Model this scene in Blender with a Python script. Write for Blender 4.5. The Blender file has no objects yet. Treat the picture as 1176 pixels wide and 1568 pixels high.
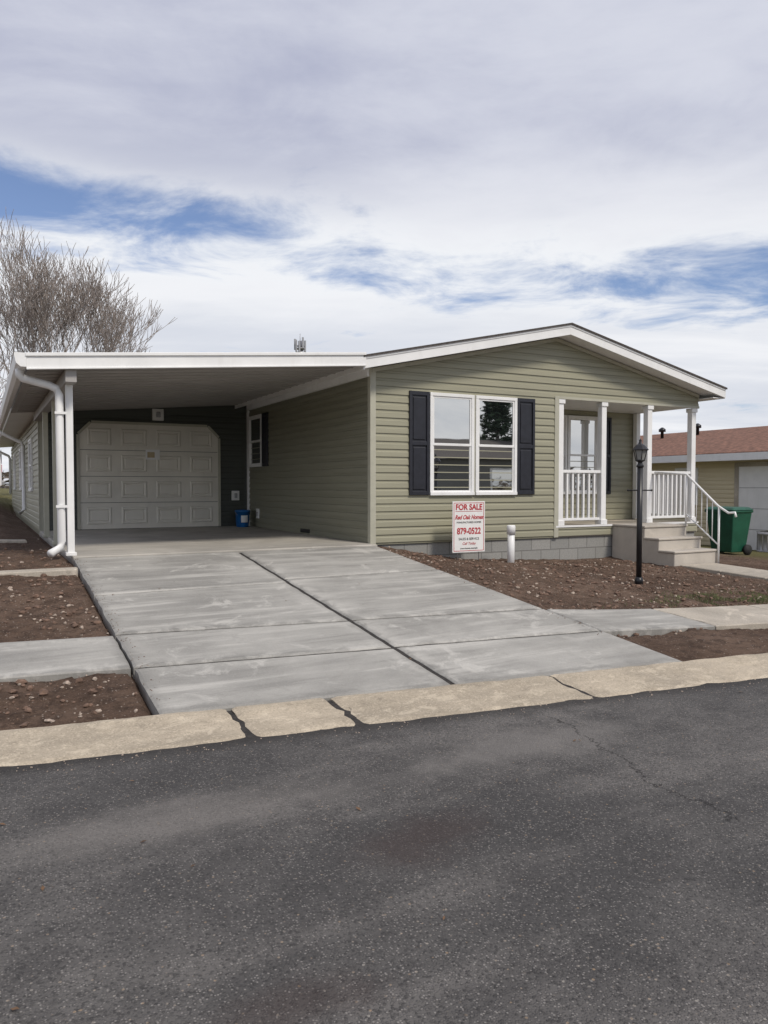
import bpy, bmesh, math, random
from mathutils import Vector, noise
random.seed(7)
R=random.random
def U(a,b): return a+(b-a)*random.random()
scene=bpy.context.scene
COL=scene.collection
scene.view_settings.view_transform='Standard'
scene.view_settings.look='None'
scene.view_settings.exposure=0

# ---------------------------------------------------------------- helpers
def root(name,loc=(0,0,0)):
    e=bpy.data.objects.new(name,None); e.empty_display_size=.2
    COL.objects.link(e); return e
def mk(name,verts,faces,mat,parent=None,smooth=False,recalc=True,bevel=0):
    me=bpy.data.meshes.new(name); me.from_pydata([tuple(v) for v in verts],[],faces)
    if recalc:
        bm=bmesh.new(); bm.from_mesh(me); bmesh.ops.recalc_face_normals(bm,faces=bm.faces); bm.to_mesh(me); bm.free()
    if smooth:
        for p in me.polygons: p.use_smooth=True
    ob=bpy.data.objects.new(name,me); COL.objects.link(ob)
    if mat is not None:
        if isinstance(mat,(list,tuple)):
            for m in mat: me.materials.append(m)
        else: me.materials.append(mat)
    if parent: ob.parent=parent
    if bevel:
        b=ob.modifiers.new('b','BEVEL'); b.width=bevel; b.segments=2; b.limit_method='ANGLE'
    return ob
BF=[(0,1,2,3),(4,5,6,7),(0,1,5,4),(1,2,6,5),(2,3,7,6),(3,0,4,7)]
def box(name,x0,x1,y0,y1,z0,z1,mat,parent=None,bevel=0):
    v=[(x0,y0,z0),(x1,y0,z0),(x1,y1,z0),(x0,y1,z0),(x0,y0,z1),(x1,y0,z1),(x1,y1,z1),(x0,y1,z1)]
    return mk(name,v,BF,mat,parent,bevel=bevel)
def mbox(name,M,u0,u1,o0,o1,z0,z1,mat,parent=None,bevel=0):
    v=[M(u0,o0,z0),M(u1,o0,z0),M(u1,o1,z0),M(u0,o1,z0),M(u0,o0,z1),M(u1,o0,z1),M(u1,o1,z1),M(u0,o1,z1)]
    return mk(name,v,BF,mat,parent,bevel=bevel)
def prism(name,poly,y0,y1,mat,parent=None,bevel=0):   # poly in XZ, extruded along Y
    n=len(poly)
    v=[(x,y0,z) for x,z in poly]+[(x,y1,z) for x,z in poly]
    f=[tuple(range(n)),tuple(range(n,2*n))]+[(i,(i+1)%n,n+(i+1)%n,n+i) for i in range(n)]
    return mk(name,v,f,mat,parent,bevel=bevel)
def prismx(name,poly,x0,x1,mat,parent=None,bevel=0):  # poly in YZ
    n=len(poly)
    v=[(x0,y,z) for y,z in poly]+[(x1,y,z) for y,z in poly]
    f=[tuple(range(n)),tuple(range(n,2*n))]+[(i,(i+1)%n,n+(i+1)%n,n+i) for i in range(n)]
    return mk(name,v,f,mat,parent,bevel=bevel)
def tubegeo(V,F,pts,rs,sides):
    base=len(V); n=len(pts)
    for i,p in enumerate(pts):
        p=Vector(p)
        d=(Vector(pts[min(i+1,n-1)])-Vector(pts[max(i-1,0)])).normalized()
        a=d.orthogonal() if abs(d.z)>.99 else d.cross(Vector((0,0,1)))
        a.normalize(); b=d.cross(a).normalized()
        for k in range(sides):
            t=2*math.pi*(k+.5)/sides
            V.append(p+(a*math.cos(t)+b*math.sin(t))*rs[i])
    for i in range(n-1):
        for k in range(sides):
            k2=(k+1)%sides
            F.append((base+i*sides+k,base+i*sides+k2,base+(i+1)*sides+k2,base+(i+1)*sides+k))
    F.append(tuple(base+k for k in range(sides))); F.append(tuple(base+(n-1)*sides+k for k in range(sides)))
def tube(name,pts,r,mat,parent=None,sides=10,smooth=True):
    V=[];F=[]
    rs=r if isinstance(r,(list,tuple)) else [r]*len(pts)
    tubegeo(V,F,pts,rs,sides)
    return mk(name,V,F,mat,parent,smooth=smooth)
def lathe(name,c,prof,mat,parent=None,n=20,smooth=True):
    V=[];F=[]
    for r,z in prof:
        for k in range(n):
            t=2*math.pi*k/n; V.append((c[0]+r*math.cos(t),c[1]+r*math.sin(t),c[2]+z))
    for i in range(len(prof)-1):
        for k in range(n):
            F.append((i*n+k,i*n+(k+1)%n,(i+1)*n+(k+1)%n,(i+1)*n+k))
    F.append(tuple(range(n))); F.append(tuple((len(prof)-1)*n+k for k in range(n)))
    return mk(name,V,F,mat,parent,smooth=smooth)

# ---------------------------------------------------------------- node helpers
class NT:
    def __init__(s,nt): s.nt=nt; s.n=nt.nodes; s.l=nt.links
    def new(s,t,**k):
        nd=s.n.new(t)
        for a,b in k.items(): setattr(nd,a,b)
        return nd
    def put(s,sock,v):
        if isinstance(v,bpy.types.NodeSocket): s.l.new(v,sock)
        else:
            if isinstance(v,(tuple,list)) and len(v)==3 and sock.type=='RGBA': v=(*v,1)
            sock.default_value=v
    def math(s,op,a,b=0.0,c=None,clamp=False):
        nd=s.new('ShaderNodeMath',operation=op,use_clamp=clamp); s.put(nd.inputs[0],a); s.put(nd.inputs[1],b)
        if c is not None: s.put(nd.inputs[2],c)
        return nd.outputs[0]
    def mix(s,f,a,b,bt='MIX'):
        nd=s.new('ShaderNodeMix',data_type='RGBA',blend_type=bt,clamp_factor=True)
        s.put(nd.inputs[0],f); s.put(nd.inputs[6],a); s.put(nd.inputs[7],b); return nd.outputs[2]
    def rng(s,v,a,b,c=0.0,d=1.0,smooth=True):
        nd=s.new('ShaderNodeMapRange',clamp=True); nd.interpolation_type='SMOOTHSTEP' if smooth else 'LINEAR'
        s.put(nd.inputs[0],v)
        for i,x in enumerate((a,b,c,d)): s.put(nd.inputs[i+1],x)
        return nd.outputs[0]
    def coord(s): return s.new('ShaderNodeTexCoord').outputs['Object']
    def mapping(s,v,scale=(1,1,1),rot=(0,0,0),loc=(0,0,0)):
        nd=s.new('ShaderNodeMapping'); s.l.new(v,nd.inputs[0]); nd.inputs[1].default_value=loc; nd.inputs[2].default_value=rot; nd.inputs[3].default_value=scale; return nd.outputs[0]
    def noise(s,v,scale,detail=4,rough=.55,dist=0,col=False):
        nd=s.new('ShaderNodeTexNoise'); s.l.new(v,nd.inputs['Vector']); nd.inputs['Scale'].default_value=scale
        nd.inputs['Detail'].default_value=detail; nd.inputs['Roughness'].default_value=rough; nd.inputs['Distortion'].default_value=dist
        return nd.outputs['Color' if col else 'Fac']
    def voro(s,v,scale,feature='F1',out='Distance'):
        nd=s.new('ShaderNodeTexVoronoi',feature=feature); s.l.new(v,nd.inputs['Vector']); nd.inputs['Scale'].default_value=scale
        return nd.outputs[out]
    def sep(s,v):
        nd=s.new('ShaderNodeSeparateXYZ'); s.l.new(v,nd.inputs[0]); return nd.outputs
def newmat(name):
    m=bpy.data.materials.new(name); m.use_nodes=True
    t=NT(m.node_tree); b=m.node_tree.nodes['Principled BSDF']; return m,t,b
def bump(t,b,h,strength=.3,dist=.01):
    nd=t.new('ShaderNodeBump'); nd.inputs['Strength'].default_value=strength; nd.inputs['Distance'].default_value=dist
    t.put(nd.inputs['Height'],h); t.l.new(nd.outputs[0],b.inputs['Normal'])
def plain(name,c,rough=.5,var=.08,scale=6,metal=0,bumpy=0,dirt=0.0):
    m,t,b=newmat(name); co=t.coord()
    n=t.noise(co,scale,3,.6)
    f=t.rng(n,.3,.7)
    c1=tuple(x*(1-var) for x in c); c2=tuple(min(1,x*(1+var)) for x in c)
    col=t.mix(f,c1,c2)
    if dirt:
        n2=t.noise(t.mapping(co,scale=(3,3,.6)),3,5,.65)
        col=t.mix(t.math('MULTIPLY',t.rng(n2,.5,.75),dirt),col,tuple(x*.45 for x in (c[0],c[1]*.92,c[2]*.8)))
    t.put(b.inputs['Base Color'],col)
    b.inputs['Roughness'].default_value=rough; b.inputs['Metallic'].default_value=metal
    if bumpy: bump(t,b,t.noise(co,80,3),bumpy,.004)
    return m

# ---------------------------------------------------------------- materials
def m_siding(name,c):
    m,t,b=newmat(name); co=t.coord()
    n=t.noise(t.mapping(co,scale=(.6,.6,9)),1.4,4,.6)
    n2=t.noise(co,.7,3,.5)
    col=t.mix(t.rng(n,.3,.7),tuple(x*.93 for x in c),tuple(x*1.05 for x in c))
    col=t.mix(t.rng(n2,.35,.7,0,.25),col,tuple(x*.8 for x in c))
    t.put(b.inputs['Base Color'],col); b.inputs['Roughness'].default_value=.48
    g=t.noise(t.mapping(co,scale=(2,2,40)),8,3)
    bump(t,b,g,.12,.003); return m
SID=m_siding('sage_vinyl_siding',(.315,.303,.218))
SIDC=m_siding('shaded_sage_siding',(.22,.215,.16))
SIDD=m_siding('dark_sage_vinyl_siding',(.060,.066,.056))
SIDY=m_siding('yellow_siding',(.64,.56,.38))
WHITE=plain('white_vinyl',(.80,.80,.79),.42,.04,3,dirt=.10)
WHITED=plain('shaded_white_aluminium',(.36,.345,.33),.55,.06,1.5)  # white panels greyed: the shade under the roof is put into the colour
TRIMG=plain('sage_trim',(.42,.41,.33),.5,.05)
DOORM=plain('garage_door_paint',(.72,.69,.61),.5,.05,2,dirt=.1)
BLACK=plain('black_shutter',(.016,.017,.024),.45,.2,12)
METALB=plain('black_metal',(.012,.012,.014),.35,.2,12)
SHING=plain('dark_shingle',(.07,.06,.055),.9,.35,25,bumpy=.6)
SHINR=plain('brown_shingle',(.18,.09,.06),.9,.4,9,bumpy=.6)
GREEN=plain('green_plastic',(.012,.085,.05),.4,.15)
BLUE=plain('blue_plastic',(.01,.11,.33),.4,.15)
RED=plain('red_print',(.45,.02,.03),.5,.05)
INK=plain('black_print',(.03,.03,.03),.5,.05)
SIGNW=plain('sign_white',(.78,.78,.76),.4,.03)
GREY=plain('grey_metal',(.35,.35,.36),.4,.1,8,.4)
TYRE=plain('tyre_rubber',(.02,.02,.02),.8,.1)
CARW=plain('car_paint_white',(.75,.75,.76),.25,.02)
BARK=plain('tree_bark',(.25,.215,.195),.9,.3,8,bumpy=.5)
PINE=plain('pine_needles',(.03,.055,.025),.8,.4,3)
BUSH=plain('twig_mass',(.11,.09,.07),.9,.4,2)
STONE=plain('pale_stone',(.36,.29,.235),.85,.35,30)
CLOD=plain('soil_clod',(.155,.098,.070),.95,.3,20)
GRASSM=plain('grass_blades',(.10,.12,.042),.8,.4,5)
LEAFM=plain('dry_leaf',(.13,.075,.04),.8,.4,20)

def m_glass():
    m=bpy.data.materials.new('window_glass'); m.use_nodes=True; t=NT(m.node_tree); t.n.clear()
    out=t.new('ShaderNodeOutputMaterial'); d=t.new('ShaderNodeBsdfDiffuse'); g=t.new('ShaderNodeBsdfGlossy'); mx=t.new('ShaderNodeMixShader')
    co=t.coord()
    t.put(d.inputs[0],t.mix(t.noise(co,1.5,3),(.008,.010,.012),(.03,.032,.034)))
    t.put(g.inputs['Color'],(.90,.9,.88)); g.inputs['Roughness'].default_value=.015
    bp=t.new('ShaderNodeBump'); bp.inputs['Strength'].default_value=.04; bp.inputs['Distance'].default_value=.02
    t.put(bp.inputs['Height'],t.noise(co,1.8,1)); t.l.new(bp.outputs[0],g.inputs['Normal'])
    mx.inputs[0].default_value=.72
    t.l.new(d.outputs[0],mx.inputs[1]); t.l.new(g.outputs[0],mx.inputs[2]); t.l.new(mx.outputs[0],out.inputs[0]); return m
GLASS=m_glass()

def m_asphalt():
    m,t,b=newmat('asphalt'); co=t.coord()
    xyz=t.sep(co)
    big=t.noise(co,.55,5,.6,.4); mid=t.noise(co,3.2,5,.68,.3)
    strk=t.noise(t.mapping(co,scale=(.35,1.6,1),rot=(0,0,.13)),1.3,4,.6)
    col=t.mix(t.rng(big,.35,.66),(.068,.065,.063),(.128,.120,.113))
    col=t.mix(t.rng(strk,.45,.70,0,.7),col,(.175,.163,.152))
    col=t.mix(t.rng(mid,.42,.70,0,.6),col,(.052,.049,.048))
    vor=t.new('ShaderNodeTexVoronoi',feature='F1'); t.l.new(co,vor.inputs['Vector']); vor.inputs['Scale'].default_value=120
    s=t.sep(vor.outputs['Color']); vd=vor.outputs['Distance']
    core=t.rng(vd,.30,.60,1,0)
    col=t.mix(t.rng(s[1],.5,1,0,.62),col,(.030,.029,.029))
    col=t.mix(t.math('MULTIPLY',t.rng(s[0],.62,1,0,.65),core),col,(.30,.28,.26))
    vb=t.new('ShaderNodeTexVoronoi',feature='F1'); t.l.new(co,vb.inputs['Vector']); vb.inputs['Scale'].default_value=58
    c2=t.sep(vb.outputs['Color'])
    chip=t.math('MULTIPLY',t.rng(vb.outputs['Distance'],.2,.34,1,0),t.rng(c2[1],.86,.94))
    col=t.mix(t.math('MULTIPLY',chip,.65),col,t.mix(c2[0],(.34,.32,.29),(.34,.24,.15)))
    wob=t.noise(co,2.2,5,.7)
    def blob(x,y,rx,ry):
        a=t.math('DIVIDE',t.math('SUBTRACT',xyz[0],x),rx); c=t.math('DIVIDE',t.math('SUBTRACT',xyz[1],y),ry)
        r=t.math('SQRT',t.math('ADD',t.math('MULTIPLY',a,a),t.math('MULTIPLY',c,c)))
        return t.rng(t.math('ADD',r,t.math('MULTIPLY',t.math('SUBTRACT',wob,.5),2.2)),.2,1.15,1,0)
    col=t.mix(t.math('MULTIPLY',blob(1.62,2.66,.40,.24),.55),col,(.050,.034,.031))
    col=t.mix(t.math('MULTIPLY',blob(.75,1.95,.3,.15),.40),col,(.055,.036,.032))
    col=t.mix(t.math('MULTIPLY',blob(2.7,3.35,.9,.3),.5),col,(.22,.205,.19))
    col=t.mix(t.math('MULTIPLY',blob(.9,3.3,1.3,.25),.40),col,(.20,.185,.17))
    ss=t.math('ADD',xyz[1],t.math('MULTIPLY',xyz[0],.128))
    col=t.mix(t.math('MULTIPLY',t.rng(t.math('ADD',ss,t.math('MULTIPLY',wob,.15)),4.20,4.42),.75),col,(.03,.027,.025))
    nz=t.math('MULTIPLY',t.math('SUBTRACT',t.noise(co,2.5,6,.75),.5),.5)
    def crack(a,bb,wd):
        dx=t.math('ABSOLUTE',t.math('ADD',t.math('SUBTRACT',xyz[0],t.math('ADD',t.math('MULTIPLY',xyz[1],bb),a)),nz))
        return t.rng(dx,0,wd,1,0)
    cr=t.math('MAXIMUM',crack(2.45,.188,.010),crack(1.25,1.2,.007))
    gate=t.rng(t.noise(co,1.3,2),.36,.46)
    crm=t.math('MULTIPLY',t.math('MULTIPLY',cr,gate),t.rng(xyz[1],4.0,3.6))
    col=t.mix(t.math('MULTIPLY',crm,.85),col,(.016,.014,.013))
    t.put(b.inputs['Base Color'],col); b.inputs['Roughness'].default_value=.82; b.inputs['Specular IOR Level'].default_value=.3
    h=t.math('SUBTRACT',t.math('MULTIPLY',core,.7),crm)
    bump(t,b,h,.7,.006); return m
ASPH=m_asphalt()

def m_concrete(name,c,streak=.5,agg=.3,stain=.5,blotch=1.0,joints=False,broken=False):
    m,t,b=newmat(name); co=t.coord()
    big=t.noise(co,.9,5,.6,.5)
    stn=t.noise(t.mapping(co,scale=(.45,4,1),rot=(0,0,.10)),1.5,6,.62,.25)
    st2=t.noise(t.mapping(co,scale=(.8,18,1),rot=(0,0,.06)),2.2,4,.6)
    d=lambda k:tuple(x*k for x in c)
    col=t.mix(t.rng(big,.32,.68),d(.76),d(1.10))
    col=t.mix(t.rng(stn,.5,.68,0,streak),col,d(1.5))
    col=t.mix(t.rng(stn,.30,.48,streak*.9,0),col,d(.60))
    col=t.mix(t.rng(st2,.5,.75,0,streak*.5),col,d(.72))
    bl=t.noise(co,4.5,6,.7,.6)
    col=t.mix(t.rng(bl,.55,.72,0,.6*stain),col,d(.52))
    wb=t.noise(t.mapping(co,loc=(7,3,0)),2.1,6,.7,.8)
    col=t.mix(t.rng(wb,.56,.66,0,.6*blotch),col,d(1.55))
    if joints:
        xyz=t.sep(co); ss=t.math('ADD',xyz[1],t.math('MULTIPLY',xyz[0],.128))
        wv=t.math('MULTIPLY',t.math('SUBTRACT',bl,.5),.30)
        wv2=t.math('MULTIPLY',t.math('SUBTRACT',wb,.5),.6)
        def near(v,p,wd,wv=wv): return t.rng(t.math('ABSOLUTE',t.math('ADD',t.math('SUBTRACT',v,p),wv)),0,wd,1,0)
        # pale cement smears that flank the joints, then darker damp staining
        k=near(xyz[0],2.94,.30,wv2)
        for p in (5.73,6.55): k=t.math('MAXIMUM',k,near(ss,p,.22,wv2))
        col=t.mix(t.math('MULTIPLY',t.math('MULTIPLY',k,t.rng(bl,.42,.6)),.55),col,d(1.5))
        j=near(xyz[0],2.94,.10)
        for p in (5.73,6.55): j=t.math('MAXIMUM',j,near(ss,p,.08))
        j=t.math('MAXIMUM',j,near(xyz[1],7.85,.07))
        j=t.math('MAXIMUM',j,near(xyz[0],.95,.12))
        j=t.math('MAXIMUM',j,near(ss,4.86,.10))
        col=t.mix(t.math('MULTIPLY',j,.48),col,d(.45))
    if broken:
        bn=t.noise(t.mapping(co,scale=(1,1.6,1)),5.5,7,.75,.5)
        col=t.mix(t.rng(bn,.52,.60,0,.5),col,tuple((c[0]*1.45,c[1]*1.48,c[2]*1.5)))
        col=t.mix(t.rng(bn,.34,.43,.6,0),col,d(.5))
    if agg:
        vor=t.new('ShaderNodeTexVoronoi',feature='F1'); t.l.new(co,vor.inputs['Vector']); vor.inputs['Scale'].default_value=120
        vc=t.sep(vor.outputs['Color'])
        col=t.mix(t.rng(vc[0],.7,.95,0,agg),col,d(.45)); col=t.mix(t.rng(vc[1],.75,.95,0,agg),col,d(1.5))
    t.put(b.inputs['Base Color'],col); t.put(b.inputs['Roughness'],t.rng(bl,.3,.7,.65,.9))
    h=t.math('ADD',t.noise(co,60,4,.7),t.math('MULTIPLY',t.noise(t.mapping(co,scale=(1,30,1)),9,3),.5))
    bump(t,b,h,.25+agg*.4,.006); return m
CONC=m_concrete('new_concrete',(.345,.333,.305),streak=.65,agg=.12,joints=True)
CONC2=m_concrete('carport_concrete',(.42,.395,.35),streak=.3,agg=.08,stain=.3,blotch=.4)
CURBM=m_concrete('curb_concrete',(.43,.365,.275),streak=.2,agg=.38,stain=.8,blotch=.4,broken=True)
TANC=m_concrete('old_concrete',(.42,.375,.31),streak=.2,agg=.3)
STEPC=m_concrete('step_concrete',(.46,.42,.365),streak=.15,agg=.08,stain=.2,blotch=.3)
JOINT=plain('joint_filler',(.033,.029,.026),.95,.4,30,bumpy=.5)

def m_block():
    m,t,b=newmat('concrete_block'); co=t.coord()
    xyz=t.sep(co); cb=t.new('ShaderNodeCombineXYZ'); t.l.new(t.math('ADD',xyz[0],xyz[1]),cb.inputs[0]); t.l.new(xyz[2],cb.inputs[1])
    br=t.new('ShaderNodeTexBrick'); t.l.new(cb.outputs[0],br.inputs[0])
    br.inputs['Color1'].default_value=(.27,.27,.255,1); br.inputs['Color2'].default_value=(.33,.325,.305,1); br.inputs['Mortar'].default_value=(.17,.165,.155,1)
    br.inputs['Scale'].default_value=1; br.inputs['Mortar Size'].default_value=.008; br.inputs['Brick Width'].default_value=.4; br.inputs['Row Height'].default_value=.2
    n=t.noise(co,40,5,.7)
    col=t.mix(t.rng(n,.3,.7,0,.4),br.outputs[0],(.17,.17,.165)); t.put(b.inputs['Base Color'],col); b.inputs['Roughness'].default_value=.9
    bump(t,b,t.math('ADD',t.math('MULTIPLY',br.outputs['Fac'],-1),t.math('MULTIPLY',n,.5)),.5,.008); return m
BLOCK=m_block()
def m_dirt():
    m,t,b=newmat('soil'); co=t.coord()
    n1=t.noise(co,.8,5,.65,.3); n2=t.noise(co,9,7,.75); n3=t.noise(co,55,5,.75)
    col=t.mix(t.rng(n1,.35,.65),(.118,.077,.055),(.190,.130,.096))
    col=t.mix(t.rng(n2,.42,.66,0,.8),col,(.055,.037,.028))
    col=t.mix(t.rng(n3,.52,.70,0,.6),col,(.27,.195,.15))
    vor=t.new('ShaderNodeTexVoronoi',feature='F1'); t.l.new(co,vor.inputs['Vector']); vor.inputs['Scale'].default_value=48
    c=t.sep(vor.outputs['Color'])
    col=t.mix(t.math('MULTIPLY',t.rng(vor.outputs['Distance'],.2,.33,1,0),t.rng(c[0],.84,.90)),col,(.36,.30,.25))
    xyz=t.sep(co)
    far=t.math('MAXIMUM',t.rng(xyz[0],12.5,15),t.rng(xyz[1],26,30)); far=t.math('MAXIMUM',far,t.rng(xyz[1],1,-2)); far=t.math('MAXIMUM',far,t.rng(xyz[0],-6,-9))
    g=t.mix(n2,(.10,.10,.04),(.17,.15,.07))
    col=t.mix(far,col,g)
    t.put(b.inputs['Base Color'],col); b.inputs['Roughness'].default_value=.95
    b.inputs['Specular IOR Level'].default_value=.15
    bump(t,b,t.math('ADD',t.math('MULTIPLY',n2,1.0),t.math('MULTIPLY',n3,.6)),1.0,.04); return m
DIRT=m_dirt()

# ---------------------------------------------------------------- terrain
SK=.128
def clamp(v,a,b): return max(a,min(b,v))
def sst(a,b,v):
    t=clamp((v-a)/(b-a),0,1); return t*t*(3-2*t)
def foot(x): return 4.84-SK*x
TOPY=9.6
def zd(x,y):
    xx=clamp(x,-6,12); f=foot(xx)
    t=clamp((y+SK*(x-xx)-f)/(TOPY-f),0,1)
    return .05+.56*t
def nat(x,y):
    s=y+SK*x
    if s<0: return .03
    z=zd(x,y)
    if x>5:
        zl=.04+.026*clamp(s-4.84,0,6.2)-clamp(.045*(x-10.5),0,.38)*sst(5,7.5,s)
        z=zl+(z-zl)*math.exp(-(x-5)/2.0)
    z+=.025*clamp(y-12,0,20)*max(sst(.9,.2,x),sst(29,31,y)*sst(16,8,x))
    return z
def hard(x,y):
    s=y+SK*x
    if s<4.86 and s>-4.2: return True
    if .93<x<4.97 and s>4.8 and y<15.6: return True
    if 5.72<s<6.56: return True
    if 9.75<x<10.7 and 6.5<s and y<8.5: return True
    if 4.9<x<11.9 and y>9.85: return True
    if .9<x<5.1 and y>9.5 : return True
    return False
def gz(x,y):
    s=y+SK*x
    if -4.2<s<4.86: return -.07
    z=nat(x,y)
    if hard(x,y): return z-.09
    d=noise.fractal(Vector((x*1.4,y*1.4,0)),1,2,5)*.04+noise.noise(Vector((x*7,y*7,3)))*.018+noise.noise(Vector((x*16,y*16,8)))*.012
    if abs(x)>30 or y>60: d*=3
    return z-.033+d*.9
def axis(lo,hi,f0,f1,fine):
    a=[];v=f0
    while v<f1: a.append(v); v+=fine
    a.append(f1); st=fine; v=f1
    while v<hi: st*=1.35; v+=st; a.append(min(v,hi))
    st=fine; v=f0; b=[]
    while v>lo: st*=1.35; v-=st; b.append(max(v,lo))
    return b[::-1]+a
xs=axis(-600,700,-3.5,12.5,.04); ys=axis(-500,900,3.9,10.2,.035)
V=[(x,y,gz(x,y)) for y in ys for x in xs]; nx=len(xs)
F=[(j*nx+i,j*nx+i+1,(j+1)*nx+i+1,(j+1)*nx+i) for j in range(len(ys)-1) for i in range(nx-1)]
mk('ground',V,F,DIRT,smooth=True,recalc=False)

# road
rx=[-200+4*i for i in range(49)]+[-4+.08*i for i in range(176)]+[10+4*i for i in range(50)]
V=[];F=[]
for x in rx:
    j=noise.noise(Vector((x*3,0,9)))*.03+noise.noise(Vector((x*14,0,5)))*.018
    for s in (-4.0,-1,2,3.9,4.36+j,4.37+j):
        V.append((x,s-SK*x,0.0))
for i in range(len(rx)-1):
    for k in range(5): F.append((i*6+k,(i+1)*6+k,(i+1)*6+k+1,i*6+k+1))
mk('road',V,F,ASPH,recalc=False)

def slab(name,P,nu,nv,zf,mat,parent,edge=.012,drop=.01,depth=.14,jit=0.0):
    V=[];F=[]
    c00=Vector(P(0,0));c10=Vector(P(1,0));c01=Vector(P(0,1))
    lu=max((c10-c00).length,.05);lv=max((c01-c00).length,.05)
    eu=edge/lu;ev=edge/lv
    U_=[0,0,eu]+[eu+(1-2*eu)*i/nu for i in range(1,nu)]+[1-eu,1,1]
    V_=[0,0,ev]+[ev+(1-2*ev)*i/nv for i in range(1,nv)]+[1-ev,1,1]
    a=len(U_);b=len(V_)
    for j,v in enumerate(V_):
        for i,u in enumerate(U_):
            x,y=P(u,v); z=zf(x,y)
            if i in(0,a-1) or j in(0,b-1): z-=depth
            elif i in(1,a-2) or j in(1,b-2):
                z-=drop
            if jit and (i in(0,1,a-2,a-1) or j in(0,1,b-2,b-1)):
                x+=noise.noise(Vector((x*6,y*6,1)))*jit; y+=noise.noise(Vector((x*6,y*6,7)))*jit
            V.append((x,y,z))
    for j in range(b-1):
        for i in range(a-1): F.append((j*a+i,j*a+i+1,(j+1)*a+i+1,(j+1)*a+i))
    return mk(name,V,F,mat,parent,recalc=False)
def quadP(xa,xb,ylo,yhi):
    return lambda u,v:(xa+(xb-xa)*u,(lambda x:ylo(x)+(yhi(x)-ylo(x))*v)(xa+(xb-xa)*u))
S=lambda s:(lambda x:s-SK*x)
C=lambda y:(lambda x:y)
dw=root('driveway'); g=.018
zdr=lambda x,y:zd(x,y)+.004
rowsL=[S(4.84),S(5.72),S(6.55),C(7.75),C(9.55)]
rowsR=[S(4.84),S(5.74),S(6.56),C(7.9),C(9.55)]
def off(f,d): return lambda x:f(x)+d
for nm,xa,xb,rows in (('l',.95,2.92,rowsL),('r',2.96,4.95,rowsR)):
    for i in range(len(rows)-1):
        slab(f'slab_{nm}{i}',quadP(xa,xb,off(rows[i],g if i else 0),off(rows[i+1],-g)),30,20,zdr,CONC,dw,jit=.012,edge=.02)
slab('joint_filler',quadP(.97,4.93,S(4.87),C(9.54)),20,40,lambda x,y:zd(x,y)-.010,JOINT,dw)
slab('carport_slab',quadP(.95,4.985,C(9.575),C(15.52)),6,8,lambda x,y:.622,CONC2,dw)

sw=root('sidewalk')
znat=lambda x,y:nat(x,y)-.002
x=.93;i=0
while x>-24:
    slab(f'slab_w{i}',quadP(x-1.5+.015,x,S(5.74),S(6.54)),16,10,znat,CONC if i<2 else TANC,sw,jit=.012); x-=1.5;i+=1
x=4.975;i=0
while x<30:
    w=1.3
    slab(f'slab_e{i}',quadP(x,x+w-.015,S(5.74),S(6.54)),16,10,znat,CONC if i<1 else TANC,sw,jit=.012); x+=w;i+=1
fp=root('front_path')
for i in range(3):
    y1=8.4-i*.75
    slab(f'slab_{i}',quadP(9.8,10.65,C(max(y1-.74,0)),C(y1)),4,4,lambda x,y:nat(x,y)+.01,TANC,fp)
st=root('concrete_strip')
slab('strip_a',quadP(-4,.93,C(8.9),C(9.03)),12,2,lambda x,y:nat(x,y)+.012,TANC,st,jit=.02)
slab('strip_b',quadP(-4,.6,C(12.7),C(12.95)),12,2,lambda x,y:nat(x,y)+.012,TANC,st,jit=.02)

# curb (rolled, near and far side)
cb=root('curb')
def curbseg(nm,x0,x1,side=1,ra=.012,rb=.012):
    n=max(2,int((x1-x0)/.05)) if abs(x0)<8 else 3
    prof=[(4.29,-.05),(4.33,-.004),(4.37,.010),(4.42,.014),(4.47,.018),(4.535,.023),(4.60,.028),(4.66,.035),(4.72,.043),(4.79,.052),(4.833,.050),(4.838,-.08)]
    V=[];F=[]
    for i in range(n+1):
        x=x0+(x1-x0)*i/n
        for k,(s,z) in enumerate(prof):
            jj=0; dz=0
            if i==0: jj=ra+noise.noise(Vector((s*11,x0*.7,2)))*(ra*1.6)+noise.noise(Vector((s*40,x0,3)))*.006; dz=.01
            if i==n: jj=-rb+noise.noise(Vector((s*11,x1*.7,2)))*(rb*1.6)+noise.noise(Vector((s*40,x1,3)))*.006; dz=.01
            sj=noise.noise(Vector((x*8,s,4)))*.014+noise.noise(Vector((x*25,s,9)))*.006 if k in(1,2,9,10) else 0
            zz=z+noise.noise(Vector((x*5,s*8,4)))*.006-dz
            V.append((x+jj,((s+sj) if side>0 else .72-s)-SK*x,zz))
    m=len(prof)
    for i in range(n):
        for k in range(m-1): F.append((i*m+k,(i+1)*m+k,(i+1)*m+k+1,i*m+k+1))
    F.append(tuple(range(m))); F.append(tuple(n*m+k for k in range(m)))
    mk(nm,V,F,CURBM,cb,smooth=False)
cuts=[-24,-18,-12,-9,-6,-3,-.2,1.36,2.02,3.70,6.2,9,12,15,20,26,34]
gapw={1.36:.018,2.02:.022,3.70:.010}
for i in range(len(cuts)-1):
    curbseg(f'segment_{i}',cuts[i],cuts[i+1],1,gapw.get(cuts[i],.005),gapw.get(cuts[i+1],.005))
for i in range(10): curbseg(f'far_segment_{i}',-20+5*i+.01,-15+5*i-.01,-1)
slab('joint_bed',quadP(-24,34,S(4.34),S(4.83)),200,3,lambda x,y:.004+.034*clamp(((y+SK*x)-4.34)/.49,0,1)-.004,JOINT,cb)

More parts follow.
